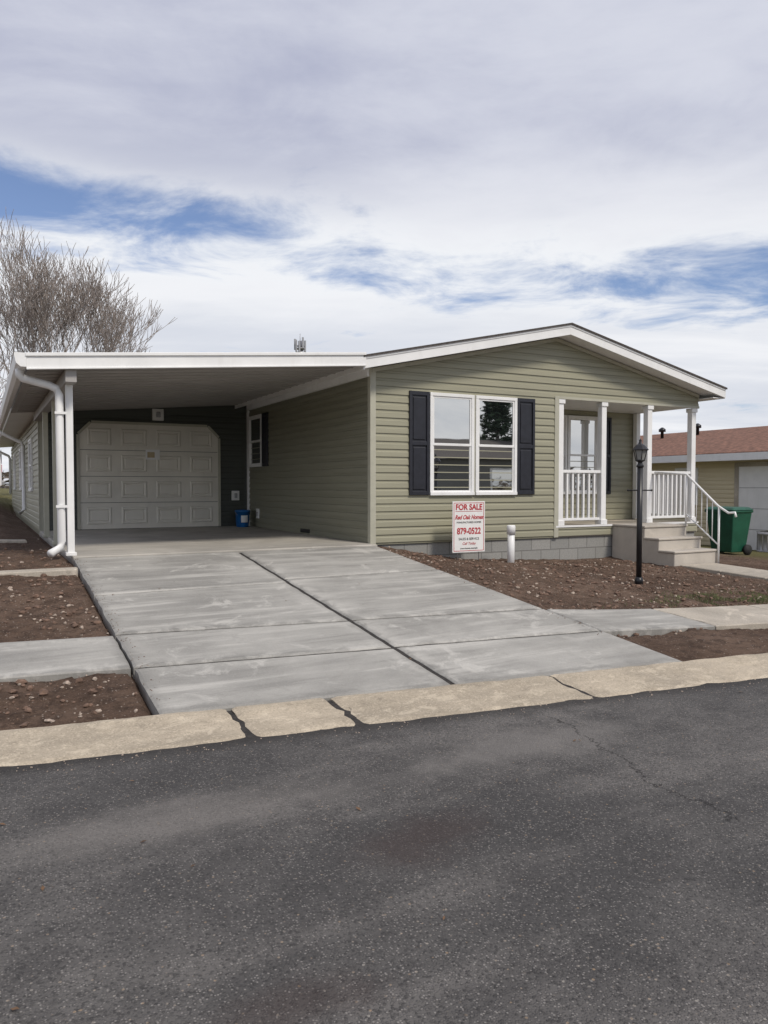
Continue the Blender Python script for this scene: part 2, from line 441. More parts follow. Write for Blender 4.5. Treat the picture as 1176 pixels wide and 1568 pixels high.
# gravel and clods on bare soil
PH=(1+5**.5)/2
ICV=[Vector(v).normalized() for v in ((-1,PH,0),(1,PH,0),(-1,-PH,0),(1,-PH,0),(0,-1,PH),(0,1,PH),(0,-1,-PH),(0,1,-PH),(PH,0,-1),(PH,0,1),(-PH,0,-1),(-PH,0,1))]
ICF=[(0,11,5),(0,5,1),(0,1,7),(0,7,10),(0,10,11),(1,5,9),(5,11,4),(11,10,2),(10,7,6),(7,1,8),(3,9,4),(3,4,2),(3,2,6),(3,6,8),(3,8,9),(4,9,5),(2,4,11),(6,2,10),(8,6,7),(9,8,1)]
V=[];F=[];MI=[]
def stone(x,y,z,r,mi):
    b=len(V); a=(U(.7,1.3),U(.7,1.3),U(.45,.9)); th=U(0,6.28);c,s_=math.cos(th),math.sin(th)
    for v in ICV:
        q=v*U(.75,1.2); X=q.x*a[0]*r;Y=q.y*a[1]*r
        V.append((x+X*c-Y*s_,y+X*s_+Y*c,z+q.z*a[2]*r))
    for f in ICF: F.append(tuple(b+k for k in f)); MI.append(mi)
regs=[(-3.5,.92,4.9,9.6,4600),(5.0,9.6,4.9,9.7,5600),(-2,.9,9.6,14,400)]
for x0,x1,y0,y1,n in regs:
    for _ in range(n):
        x=U(x0,x1);y=U(y0,y1)
        if hard(x,y) or (9.5<y and x>8): continue
        if noise.noise(Vector((x*1.5,y*1.5,11)))<-.1 and R()<.6: continue
        r=.0035+.021*R()**3.6
        mi=0 if R()<.32 else 1
        if mi==1: r*=1.5
        stone(x,y,gz(x,y)+r*.25,r,mi)
for _ in range(260):
    x=U(-1.5,6); s=4.33-abs(random.gauss(0,.10)); stone(x,s-SK*x,.002,U(.002,.006),0)
for _ in range(220):
    x=(.95+abs(random.gauss(0,.06))) if R()<.5 else (4.95-abs(random.gauss(0,.06))); y=U(4.8,9.5); stone(x,y,zd(x,y)+.005,U(.002,.006),1)
gv=mk('gravel',V,F,[STONE,CLOD],recalc=False)
for p,mi in zip(gv.data.polygons,MI): p.material_index=mi
# a few dry leaves and crumbs on the slabs and road
V=[];F=[]
for _ in range(60):
    if R()<.6:
        x=random.choice((2.94,1.0,4.9,U(1,4.9)))+random.gauss(0,.05); y=U(4.9,9.4); z=zd(x,y)+.009
        if not(.97<x<4.93): continue
    else: x=U(-1,6); y=U(2.0,4.2)-SK*x; z=.004
    a=U(0,6.28);l=U(.008,.02);w_=l*.5;b=len(V)
    c,s_=math.cos(a),math.sin(a)
    for u,v,h in((-l,0,0),(0,-w_,.004),(l,0,.006),(0,w_,.004)): V.append((x+u*c-v*s_,y+u*s_+v*c,z+h))
    F.append((b,b+1,b+2,b+3))
mk('fallen_leaves',V,F,LEAFM,recalc=False)

V=[];F=[]
def blade(x,y,z,h):
    b=len(V);a=U(0,6.28);w=.004;lx=U(-.5,.5)*h;ly=U(-.5,.5)*h
    V.extend([(x-w*math.cos(a),y-w*math.sin(a),z),(x+w*math.cos(a),y+w*math.sin(a),z),(x+lx,y+ly,z+h)]);F.append((b,b+1,b+2))
n=0
while n<9000:
    x=random.gauss(8.1,.75);y=random.gauss(5.92,.26); s=y+SK*x
    n+=1
    if s<6.57 or hard(x,y) : continue
    if noise.noise(Vector((x*3,y*3,20)))<-.05: continue
    blade(x,y,gz(x,y)-.005,U(.012,.04))
for _ in range(3000):
    x=U(-3,.2);y=U(24,32); blade(x,y,gz(x,y),U(.05,.12))
mk('grass',V,F,GRASSM,recalc=False)

# ---------------------------------------------------------------- siding builder
E=.1143
def siding(name,M,z0,z1,lo,hi,mat,parent):
    prof=[];z=z0
    while z<z1-1e-4:
        for f,o in((0,.019),(.60,.014),(.70,.005),(1.0,.003)):
            zz=min(z+f*E,z1); prof.append((zz,o))
        z+=E
    V=[];F=[]
    for zz,o in prof:
        a,b=lo(zz),hi(zz)
        if b<a: a=b=(a+b)/2
        V.append(M(a,o,zz));V.append(M(b,o,zz))
    for i in range(len(prof)-1): F.append((2*i,2*i+1,2*i+3,2*i+2))
    return mk(name,V,F,mat,parent,recalc=False)
FY=9.8
MF=lambda u,o,z:(u,FY-o,z)
MS=lambda u,o,z:(5.0-o,u,z)
MB=lambda u,o,z:(u,15.5-o,z)
MR=lambda u,o,z:(u,11.3-o,z)
ML=lambda u,o,z:(.97-o,u,z)

H=root('manufactured_house')
PK=8.43; ZP=4.08; SL=.218
def rt(x): return ZP-SL*abs(x-PK)
UN=.175
def wl(z): return max(5.0,PK-(ZP-UN-z)/SL)
def wh(z): return min(11.86,PK+(ZP-UN-z)/SL)
box('wall_core_front',5.0+.02,8.45,FY,FY+.12,.6,3.12,SID,H)
prism('gable_core',[(5.02,2.94),(11.84,2.94),(11.84,rt(11.84)-UN),(PK,ZP-UN),(5.02,rt(5.02)-UN)],FY+.003,FY+.1,SID,H)
siding('siding_front',MF,.63,.63+20*E,C(5.0),C(8.44),SID,H)
z20=.63+20*E
siding('siding_gable',MF,z20,ZP-UN,wl,wh,SID,H)
siding('siding_porch_skirt',MF,.62,.77,C(8.47),C(11.86),SID,H)
box('porch_deck',8.44,11.87,FY,11.3,.60,.78,TANC,H)
box('porch_deck_edge',8.44,11.88,FY-.03,FY-.001,.765,.795,WHITE,H)
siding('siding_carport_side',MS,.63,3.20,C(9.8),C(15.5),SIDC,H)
box('wall_core_side',5.0,5.1,9.81,27,.6,3.14,SID,H)
siding('siding_porch_wall',MR,.79,2.95,C(8.45),C(11.84),SID,H)
box('wall_core_porch',8.45,11.84,11.3,11.4,.78,2.95,SID,H)
box('wall_core_right',11.74,11.84,11.4,27,.6,3.14,SID,H)
box('wall_core_porch_left',8.35,8.45,9.93,11.3,.78,2.95,SID,H)
box('wall_core_back',5.1,11.74,26.9,27,.6,3.14,SID,H)
box('porch_ceiling',8.45,11.85,FY+.1,11.3,2.93,2.96,WHITE,H)
box('foundation_front',5.01,11.84,FY+.03,FY+.2,-.5,.62,BLOCK,H)
box('foundation_right',11.65,11.843,FY+.2,27,-.6,.62,BLOCK,H)
box('floor_body',5.1,11.74,11.45,26.9,.2,.7,BLOCK,H)
for nm,x0,x1,y0,y1,z0,z1 in(('corner_board_a',4.972,5.065,FY-.028,FY+.06,.60,3.16),('corner_board_b',8.40,8.49,FY-.028,FY+.05,.60,2.94),
    ('corner_board_c',11.78,11.875,11.265,11.36,.79,2.93)):
    box(nm,x0,x1,y0,y1,z0,z1,TRIMG if nm!='corner_board_c' else WHITE,H,.004)
box('corner_board_d',4.955,5.0,15.40,15.485,.62,3.14,WHITE,H,.004)
box('header_trim',8.45,11.87,FY-.024,FY-.0,2.905,2.945,TRIMG,H)
Y0=9.44;Y1=27.3
for sgn,nm in((-1,'left'),(1,'right')):
    xe=PK+sgn*3.71
    P2=lambda x,d:(x,rt(x)-d)
    prism(f'roof_deck_{nm}',[P2(PK,.03),P2(xe,.03),P2(xe,.165),P2(PK,.165)],Y0+.04,Y1-.03,WHITE,H)
    prism(f'roof_shingles_{nm}',[P2(PK,-.002),P2(xe+sgn*.03,-.002),P2(xe+sgn*.03,.026),P2(PK,.026)],Y0-.03,Y1,SHING,H)
    prism(f'gable_fascia_{nm}',[P2(PK,.03),P2(xe,.03),P2(xe,.185),P2(PK,.185)],Y0,Y0+.036,WHITE,H,.004)
    prism(f'gable_drip_{nm}',[P2(PK,.022),P2(xe,.022),P2(xe,.055),P2(PK,.055)],Y0-.012,Y0-.001,WHITE,H)
    prism(f'frieze_{nm}',[P2(PK,.178),P2(PK+sgn*3.42,.178),P2(PK+sgn*3.42,.235),P2(PK,.235)],FY-.035,FY-.012,TRIMG,H)
    box(f'eave_fascia_{nm}',min(xe,xe+sgn*.02),max(xe,xe+sgn*.02),Y0,Y1-.03,rt(xe)-.20,rt(xe)-.03,WHITE,H)
box('eave_soffit',11.87,12.13,Y0+.04,Y1-.05,rt(12.14)-.20,rt(12.14)-.185,WHITE,H)
def window(nm,M,u0,u1,z0,z1,par,fr=.05,split=.5):
    w=bpy.data.objects.new(nm,None); COL.objects.link(w); w.parent=par
    zm=z0+(z1-z0)*split; s=.026; a,b=u0+fr,u1-fr
    mbox('frame_top',M,u0,u1,-.02,.052,z1-fr,z1,WHITE,w,.004); mbox('frame_bottom',M,u0,u1,-.02,.062,z0,z0+fr,WHITE,w,.004)
    mbox('jamb_l',M,u0,a,-.02,.050,z0+fr,z1-fr,WHITE,w,.003); mbox('jamb_r',M,b,u1,-.02,.050,z0+fr,z1-fr,WHITE,w,.003)
    mbox('glass_upper',M,a+s,b-s,.016,.026,zm+.015,z1-fr-s,GLASS,w)
    mbox('sash_u_top',M,a,b,.012,.037,z1-fr-s,z1-fr,WHITE,w); mbox('meeting_rail',M,a,b,.012,.04,zm-.02,zm+.018,WHITE,w,.003)
    for q,(c,d) in enumerate(((a,a+s),(b-s,b))):
        mbox(f'sash_u_side{q}',M,c,d,.012,.037,zm+.018,z1-fr-s,WHITE,w); mbox(f'sash_l_side{q}',M,c,d,.004,.028,z0+fr+s,zm-.02,WHITE,w)
    mbox('sash_l_bot',M,a,b,.004,.028,z0+fr,z0+fr+s,WHITE,w)
    mbox('glass_lower',M,a+s,b-s,.003,.018,z0+fr+s,zm-.02,GLASS,w)
    return w
def shutter(nm,M,u0,u1,z0,z1,par):
    e=bpy.data.objects.new(nm,None); COL.objects.link(e); e.parent=par
    mbox('back',M,u0+.01,u1-.01,.012,.024,z0+.01,z1-.01,BLACK,e)
    f=.045
    mbox('stile_1',M,u0,u0+f,.012,.046,z0,z1,BLACK,e,.004);mbox('stile_2',M,u1-f,u1,.012,.046,z0,z1,BLACK,e,.004)
    for k,(a,b) in enumerate(((z0,z0+.06),((z0+z1)/2-.03,(z0+z1)/2+.03),(z1-.06,z1))): mbox(f'rail_{k}',M,u0+f,u1-f,.012,.044,a,b,BLACK,e,.004)
    zm=(z0+z1)/2
    for k,(a,b) in enumerate(((z0+.085,zm-.055),(zm+.055,z1-.085))):
        mbox(f'panel_{k}',M,u0+f+.022,u1-f-.022,.02,.038,a,b,BLACK,e,.01)
window('window_front_a',MF,5.975,6.775,1.315,2.865,H); window('window_front_b',MF,6.805,7.605,1.315,2.865,H)
mbox('window_mullion',MF,6.776,6.804,.012,.034,1.315,2.865,TRIMG,H)
shutter('shutter_1',MF,5.62,5.965,1.32,2.87,H); shutter('shutter_2',MF,7.615,7.97,1.32,2.87,H)
window('window_porch_a',MR,9.20,9.98,1.30,2.82,H); window('window_porch_b',MR,10.00,10.78,1.30,2.82,H)
shutter('shutter_3',MR,10.83,11.13,1.30,2.82,H)
window('window_side',MS,14.55,15.35,1.85,2.90,H)
shutter('shutter_4',MS,14.2,14.52,1.85,2.90,H)
colx=[8.56,9.52,10.62,11.76]
for i,cx in enumerate(colx):
    box(f'column_{i}',cx-.055,cx+.055,FY+.0,FY+.11,.80,2.905,WHITE,H,.008)
    box(f'column_base_{i}',cx-.072,cx+.072,FY-.018,FY+.128,.796,.88,WHITE,H,.006); box(f'column_cap_{i}',cx-.072,cx+.072,FY-.018,FY+.128,2.83,2.904,WHITE,H,.006)
box('column_4',11.71,11.81,11.15,11.25,.80,2.925,WHITE,H,.008)
def rail(par,p0,p1,zt0,zb0,n,nm,mat=WHITE,r=.018):
    p0=Vector(p0);p1=Vector(p1);d=(p1-p0).normalized();q=Vector((-d.y,d.x,0))
    def bar(nm2,z,h,w):
        v=[]
        for zz in(z,z+h):
            for p,sg in((p0,-1),(p1,-1),(p1,1),(p0,1)): v.append((p.x+q.x*w*sg,p.y+q.y*w*sg,zz))
        mk(nm2,v,BF,mat,par,bevel=.005)
    bar(nm+'_top_rail',zt0-.05,.05,.035); bar(nm+'_bottom_rail',zb0,.045,.022)
    for k in range(n):
        c=p0+(p1-p0)*((k+1)/(n+1))
        box(f'{nm}_baluster_{k}',c.x-r,c.x+r,c.y-r,c.y+r,zb0+.045,zt0-.05,mat,par)
rail(H,(8.615,FY+.055,0),(9.465,FY+.055,0),1.73,.87,6,'rail_a')
rail(H,(10.675,FY+.055,0),(11.705,FY+.055,0),1.73,.87,8,'rail_b')
rail(H,(11.76,FY+.11,0),(11.76,11.15,0),1.73,.87,10,'rail_c')
box('porch_light',8.9,9.0,11.2,11.28,2.5,2.66,METALB,H,.01)

# ---------------------------------------------------------------- porch steps
SP=root('porch_steps')
tr=[(FY-.005,.76),(9.06,.76),(9.06,.57),(8.76,.57),(8.76,.38),(8.44,.38),(8.44,-.1),(FY-.005,-.1)]
prismx('step_body',tr,9.72,10.72,STEPC,SP,bevel=.012)
for k,(ya,yb,zt) in enumerate(((9.04,FY-.01,.762),(8.74,9.07,.572),(8.42,8.77,.382))):
    box(f'tread_{k}',9.70,10.74,ya-.0,yb,zt,zt+.035,STEPC,SP,.01)
hx=10.70
tube('handrail_tube',[(hx,9.75,1.70),(hx,9.06,1.66),(hx,8.42,1.13),(hx,8.22,1.02),(hx,8.10,1.03),(hx,8.08,.96)],.019,WHITE,SP)
tube('handrail_lower',[(hx,9.06,.98),(hx,8.42,.50)],.012,WHITE,SP)
tube('post_top',[(hx,9.06,.78),(hx,9.06,1.66)],.017,WHITE,SP); tube('post_bottom',[(hx,8.40,.15),(hx,8.40,1.13)],.017,WHITE,SP)
for k in range(5):
    y=9.06-.64*(k+1)/6; zt=1.66-.53*(k+1)/6; tube(f'baluster_{k}',[(hx,y,zt-.66),(hx,y,zt)],.008,WHITE,SP,6)

# ---------------------------------------------------------------- carport + workshop
CP=root('carport')
def ct(x): return 2.93+(x-.48)*(3.285-2.93)/(4.74-.48)
CY0=9.42;CY1=30
pc=lambda x,d:(x,ct(x)-d)
prism('roof_panel',[pc(.5,.0),pc(4.74,.0),pc(4.74,.02),pc(.5,.02)],CY0+.05,CY1,WHITE,CP)
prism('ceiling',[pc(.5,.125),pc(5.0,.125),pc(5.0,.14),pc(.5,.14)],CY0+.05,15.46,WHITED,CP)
prism('roof_rear_fill',[pc(.5,.03),pc(4.74,.03),pc(4.74,.12),pc(.5,.12)],15.5,CY1,WHITE,CP)
y=CY0+.35;k=0
while y<15.4:
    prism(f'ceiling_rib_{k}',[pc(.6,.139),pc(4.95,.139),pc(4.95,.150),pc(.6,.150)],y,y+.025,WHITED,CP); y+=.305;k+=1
prism('front_fascia',[pc(.47,-.012),pc(4.73,-.012),pc(4.73,.165),pc(.47,.165)],CY0,CY0+.05,WHITE,CP,.005)
prism('front_fascia_lip',[pc(.46,-.018),pc(4.725,-.018),pc(4.725,.02),pc(.46,.02)],CY0-.022,CY0-.001,WHITE,CP,.004)
prism('front_fascia_foot',[pc(.47,.150),pc(4.725,.150),pc(4.725,.17),pc(.47,.17)],CY0-.018,CY0-.001,WHITE,CP,.004)
gx=.47;gp=[(gx,2.945),(gx-.12,2.945),(gx-.125,2.925),(gx-.105,2.83),(gx-.06,2.79),(gx,2.79)]
prism('gutter',gp,CY0-.01,CY1,WHITE,CP)
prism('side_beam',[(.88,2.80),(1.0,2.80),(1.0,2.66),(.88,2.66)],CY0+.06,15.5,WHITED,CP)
prism('house_side_trim',[(4.93,3.155),(4.985,3.155),(4.985,3.04),(4.93,3.04)],FY+.0,15.4,WHITE,CP)
for k,(y,m) in enumerate(((9.80,WHITE),(11.75,TRIMG),(13.6,TRIMG))):
    box(f'post_{k}',.905,.985,y-.04,y+.04,.60,2.80,m,CP,.006)
    box(f'post_foot_{k}',.885,1.005,y-.06,y+.06,.62,.66,m,CP,.004)
def spout(nm,y):
    tube(nm,[(gx-.06,y,2.80),(gx-.06,y,2.74),(gx-.03,y,2.70),(.72,y,2.635),(.80,y,2.60),(.83,y,2.53),(.835,y,.80),(.82,y,.72),(.70,y-.10,.66)],.048,WHITE,CP,8,True)
spout('downspout_1',9.72)
for k,z in enumerate((2.3,1.2)): box(f'spout_strap_{k}',.775,.905,9.66,9.675,z,z+.03,WHITE,CP)
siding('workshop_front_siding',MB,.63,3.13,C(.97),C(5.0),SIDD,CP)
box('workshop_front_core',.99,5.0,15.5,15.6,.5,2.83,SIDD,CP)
siding('workshop_side_siding',ML,.63,2.80,C(15.45),C(29.8),SID,CP)
box('workshop_side_core',.972,1.1,15.6,29.8,.4,2.80,SID,CP)
box('workshop_back',1.1,4.98,29.7,29.8,.4,2.8,SID,CP)
box('workshop_corner',.945,1.04,15.46,15.52,.6,2.83,TRIMG,CP,.004)
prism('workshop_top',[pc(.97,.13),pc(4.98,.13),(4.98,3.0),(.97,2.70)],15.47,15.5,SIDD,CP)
for k,y in enumerate((17.3,21.8,26)): window(f'workshop_window_{k}',ML,y,y+1.0,1.35,2.45,CP)
tube('downspout_2',[(gx-.06,20,2.8),(gx-.06,20,2.72),(.86,20,2.5),(.90,20,2.4),(.90,20,.9),(.80,20,.8)],.045,WHITE,CP,8)
tube('downspout_3',[(gx-.06,29.2,2.8),(gx-.06,29.2,2.72),(.86,29.2,2.5),(.90,29.2,2.4),(.90,29.2,1.2)],.045,WHITE,CP,8)
GD=bpy.data.objects.new('garage_door',None);COL.objects.link(GD);GD.parent=CP
gx0,gx1,gz0,gz1=1.66,4.33,.63,2.66
cc=.22
poly=[(gx0,gz0),(gx1,gz0),(gx1,gz1-cc),(gx1-cc,gz1),(gx0+cc,gz1),(gx0,gz1-cc)]
prism('door_leaf',poly,15.455,15.478,DOORM,GD)
cw=(gx1-gx0)/4;rh=(gz1-gz0)/4
for r_ in range(4):
    if r_: box(f'section_gap_{r_}',gx0+.01,gx1-.01,15.452,15.456,gz0+r_*rh-.004,gz0+r_*rh+.004,JOINT,GD)
    for c_ in range(4):
        a=gx0+c_*cw+.09;b=gx0+(c_+1)*cw-.09;z0=gz0+r_*rh+.09;z1=gz0+(r_+1)*rh-.09
        if c_==0:a+=.03
        if c_==3:b-=.03
        if r_==3 and c_==0: a+=.02
        yy=15.453
        L=[(0,.001),(.018,-.014),(.036,-.014),(.062,.001),(.080,-.010)]
        V=[];F=[]
        for d,o in L:
            y=yy+o
            V+= [(a+d,y,z0+d),(b-d,y,z0+d),(b-d,y,z1-d),(a+d,y,z1-d)]
        for i in range(len(L)-1):
            for k in range(4): F.append((i*4+k,i*4+(k+1)%4,(i+1)*4+(k+1)%4,(i+1)*4+k))
        n=len(L)-1;F.append((n*4,n*4+1,n*4+2,n*4+3))
        mk(f'panel_{r_}_{c_}',V,F,DOORM,GD,recalc=False)
fr=.05
def seg(nm,p,q):
    (x0,z0),(x1,z1)=p,q;dx,dz=x1-x0,z1-z0;l=math.hypot(dx,dz);nx_,nz_=-dz/l*fr,dx/l*fr
    prism(nm,[(x0,z0),(x1,z1),(x1+nx_,z1+nz_),(x0+nx_,z0+nz_)],15.435,15.475,TRIMG,GD)
seg('trim_l',(gx0,gz0),(gx0,gz1-cc));seg('trim_cl',(gx0,gz1-cc),(gx0+cc,gz1));seg('trim_t',(gx0+cc,gz1),(gx1-cc,gz1));seg('trim_cr',(gx1-cc,gz1),(gx1,gz1-cc));seg('trim_r',(gx1,gz1-cc),(gx1,gz0))
box('door_notice',2.88,3.15,15.425,15.435,1.98,2.18,SIGNW,GD); box('door_notice_text',2.91,3.05,15.421,15.4245,2.02,2.13,plain('notice_tan',(.45,.36,.22)),GD)
box('wall_light_plate',3.02,3.24,15.44,15.484,2.76,2.99,SIGNW,CP,.01); box('wall_light_fixture',3.09,3.17,15.40,15.44,2.82,2.93,GREY,CP,.015)
box('outlet_plate',4.62,4.78,15.44,15.484,1.16,1.36,SIGNW,CP,.008); box('outlet',4.67,4.73,15.42,15.44,1.21,1.31,GREY,CP,.004)
mbox('hose_box_plate',MS,14.75,14.90,.012,.04,.80,1.0,SIGNW,H,.008); mbox('hose_box',MS,14.79,14.86,.04,.06,.85,.93,GREY,H,.004)
mbox('vent',MS,12.1,12.5,.016,.03,.645,.71,METALB,H)

BK=root('bucket')
lathe('body',(4.72,15.05,.625),[(.12,0),(.125,.01),(.145,.30),(.155,.30),(.158,.33),(.15,.345),(.14,.345),(.138,.33),(.118,.03)],BLUE,BK)
tube('handle',[(4.72+.155*math.cos(a),15.05-.10*math.sin(a),.93-.10*math.sin(a)) for a in [math.pi*i/10 for i in range(11)]],.005,GREY,BK,6)
mk('label',[(4.72+.142*math.sin(a),15.05-.142*math.cos(a),z) for z in(.72,.86) for a in(-.5,-.25,0,.25,.5)],[(i,i+1,i+6,i+5) for i in range(4)],SIGNW,BK)

# ---------------------------------------------------------------- for-sale sign
SG=root('for_sale_sign')
sx0,sx1,sy,sz0,sz1=6.12,6.70,9.36,.47,1.23
box('board',sx0,sx1,sy,sy+.012,sz0,sz1,SIGNW,SG,.003)
for k,(a,b,c,d) in enumerate(((sx0+.02,sx1-.02,sz1-.028,sz1-.02),(sx0+.02,sx1-.02,sz0+.02,sz0+.028),(sx0+.02,sx0+.028,sz0+.028,sz1-.028),(sx1-.028,sx1-.02,sz0+.028,sz1-.028))):
    box(f'border_{k}',a,b,sy-.002,sy-.0005,c,d,RED,SG)
for k,x in enumerate((sx0+.1,sx1-.1)): tube(f'stake_{k}',[(x,sy+.018,.2),(x,sy+.018,sz1-.1)],.006,GREY,SG,6)
cxs=(sx0+sx1)/2
def txt(nm,s,z,size,mat,w=1.0,shear=0,bold=.0):
    c=bpy.data.curves.new(nm,'FONT');c.body=s;c.size=size;c.align_x='CENTER';c.extrude=.0008;c.shear=shear;c.offset=bold
    o=bpy.data.objects.new(nm,c);COL.objects.link(o);o.parent=SG;o.location=(cxs,sy-.003,z);o.rotation_euler=(math.pi/2,0,0);o.scale=(w,1,1);c.materials.append(mat)
txt('text_1','FOR SALE',1.105,.118,RED,.95,0,.003)
box('underline',sx0+.05,sx1-.05,sy-.002,sy-.0005,1.078,1.084,RED,SG)
txt('text_2','Red Oak Homes',.965,.088,RED,.84,.35,.002)
txt('text_3','MANUFACTURED HOMES',.905,.038,INK,1.0)
txt('text_4','879-0522',.745,.130,RED,.86,0,.003)
txt('text_5','SALES & SERVICE',.655,.05,INK,1.0); txt('text_6','Call Today',.585,.055,RED,1.0,.3)
txt('text_7','www.homes.example',.52,.036,INK,1.0)

PV=root('vent_pipe')
px_,py_=7.13,9.28
lathe('pipe',(px_,py_,0),[(.055,.15),(.055,.80),(.048,.80),(.048,.6)],WHITE,PV); lathe('cap',(px_,py_,0),[(.066,.72),(.066,.845),(.058,.86),(.0,.862)],WHITE,PV)

# ---------------------------------------------------------------- lamp post
LP=root('street_lamp')
lx,ly=7.67,7.24;lz=nat(lx,ly)-.03
tube('post',[(lx,ly,lz-.1),(lx,ly,1.74)],.036,METALB,LP,16)
lathe('base_collar',(lx,ly,lz),[(.055,-.02),(.055,.05),(.04,.09)],METALB,LP)
tube('crossbar',[(lx-.155*.9,ly+.07,1.40),(lx+.155*.9,ly-.07,1.40)],.009,METALB,LP,8)
for s_ in(-1,1): lathe(f'bar_end_{s_+1}',(lx+s_*.14,ly-s_*.07,1.40),[(.0,-.016),(.014,-.008),(.014,.008),(.0,.016)],METALB,LP,8)
lathe('neck',(lx,ly,1.70),[(.04,0),(.05,.02),(.03,.05),(.03,.07),(.065,.09),(.065,.10)],METALB,LP)
lg=plain('lamp_glass',(.22,.22,.21),.1,.1)
lathe('glass',(lx,ly,1.80),[(.055,0),(.085,.13)],lg,LP,6,False)
for k in range(6):
    a=math.pi*2*k/6; tube(f'rib_{k}',[(lx+.057*math.cos(a),ly+.057*math.sin(a),1.80),(lx+.088*math.cos(a),ly+.088*math.sin(a),1.93)],.006,METALB,LP,5)
lathe('lantern_roof',(lx,ly,1.925),[(.105,0),(.108,.01),(.06,.065),(.03,.085),(.022,.10),(.016,.12),(.02,.13),(.0,.155)],METALB,LP,12,False)

# ---------------------------------------------------------------- trees
def bare_tree(name,base,hgt,seed,levels=7,spread=.5,rad=.2,twig=.010,up=.12,limbs=6):
    rnd=random.Random(seed); V=[];F=[]
    def grow(p,d,L,r,lv):
        n=3; pts=[p];rs=[r]; q=p.copy(); dd=d.copy()
        r1=max(r*.66,twig*.75)
        for i in range(n):
            dd=(dd+Vector((rnd.gauss(0,.09),rnd.gauss(0,.09),rnd.gauss(0,.05)+up*.6*(1 if lv>0 else 0)))).normalized()
            q=q+dd*L/n; pts.append(q.copy()); rs.append(r+(r1-r)*(i+1)/n)
        tubegeo(V,F,pts,rs,7 if r>.06 else 4 if r>.025 else 3)
        if lv>=levels: return
        k=limbs if lv==0 else (3 if rnd.random()<.45 else 2)
        ph=rnd.uniform(0,6.28)
        for j in range(k):
            a=ph+6.283*j/k+rnd.uniform(-.3,.3); sp=spread*rnd.uniform(.6,1.35)*(1.5 if lv==0 and j%2 else 1)
            o=dd.orthogonal().normalized(); o2=dd.cross(o)
            nd=(dd*math.cos(sp)+(o*math.cos(a)+o2*math.sin(a))*math.sin(sp)+Vector((0,0,up))).normalized()
            src=q if (j<2 or lv==0) else pts[rnd.choice([1,2])]
            grow(src,nd,L*rnd.uniform(.72,.93),max(r1*rnd.uniform(.68,.9),twig),lv+1)
    grow(Vector(base),Vector((0,0,1)),hgt*.19,rad,0)
    return mk(name,V,F,BARK,recalc=False,smooth=True)
bare_tree('bare_tree',(2.75,38,.6),12.8,21,8,.42,.20,.012,.12,8)
bare_tree('bare_tree',(-1.6,50,.8),11,9,7,.45,.2,.016,.08,6)
bare_tree('bare_tree',(21,-27,0),10,12,6,.5,.2,.014)
def pine(name,base,h,rr,seed,n=5000):
    rnd=random.Random(seed);V=[];F=[]
    tubegeo(V,F,[base,(base[0],base[1],base[2]+h)],[.18,.02],6); nt=len(F)
    for _ in range(n):
        t=rnd.random()**1.3; z=h*(.1+.9*t); tier=(1-t)*rr*(.65+.35*abs(math.sin(t*24))); r=tier*rnd.random()**.4+.05;a=rnd.uniform(0,6.28)
        c=Vector((base[0]+r*math.cos(a),base[1]+r*math.sin(a),base[2]+z-r*.25)); b=len(V)
        for k in range(3): V.append(c+Vector((rnd.gauss(0,.16),rnd.gauss(0,.16),rnd.gauss(0,.09))))
        F.append((b,b+1,b+2))
    o=mk(name,V,F,[PINE,BARK],recalc=False)
    for i in range(nt): o.data.polygons[i].material_index=1
pine('pine_tree',(27,-17,0),8.6,2.4,3)
pine('pine_tree',(-14,-20,0),8,2.2,5,3000)
V=[];F=[]
for k in range(9000):
    a=U(0,6.283); d=U(170,230); x=d*math.sin(a);y=d*math.cos(a)+20
    hh=3.5+3*noise.noise(Vector((a*9,0,0)))+2*noise.noise(Vector((a*31,0,3)))
    z=U(0,max(1,hh))+.2; b=len(V)
    for q in range(3): V.append((x+U(-2,2),y+U(-2,2),z+U(-.9,.9)))
    F.append((b,b+1,b+2))
mk('distant_trees',V,F,BUSH,recalc=False)

# ---------------------------------------------------------------- cell tower far away
CT=root('cell_tower')
ty=138.0;tx=ty*.3985
tube('mast',[(tx,ty,0),(tx,ty,29.6)],[.6,.35],GREY,CT,10)
rnd=random.Random(3)
for k in range(9):
    a=k*math.pi*2/9; r=1.0
    cx,cy=tx+r*math.cos(a),ty+r*math.sin(a); zo=rnd.uniform(-.3,.6)
    box(f'antenna_{k}',cx-.15,cx+.15,cy-.12,cy+.12,27.6+zo,29.7+zo,GREY,CT)
    tube(f'arm_{k}',[(tx,ty,28.6),(cx,cy,28.6)],.08,GREY,CT,5)
lathe('ring',(tx,ty,28.0),[(.9,0),(1.0,.1),(.9,.2)],GREY,CT,12)
lathe('ring_low',(tx,ty,26.9),[(.5,0),(.9,.1),(.9,.5),(.5,.6)],GREY,CT,12)
tube('spike',[(tx,ty,29.4),(tx,ty,31)],.06,GREY,CT,5)

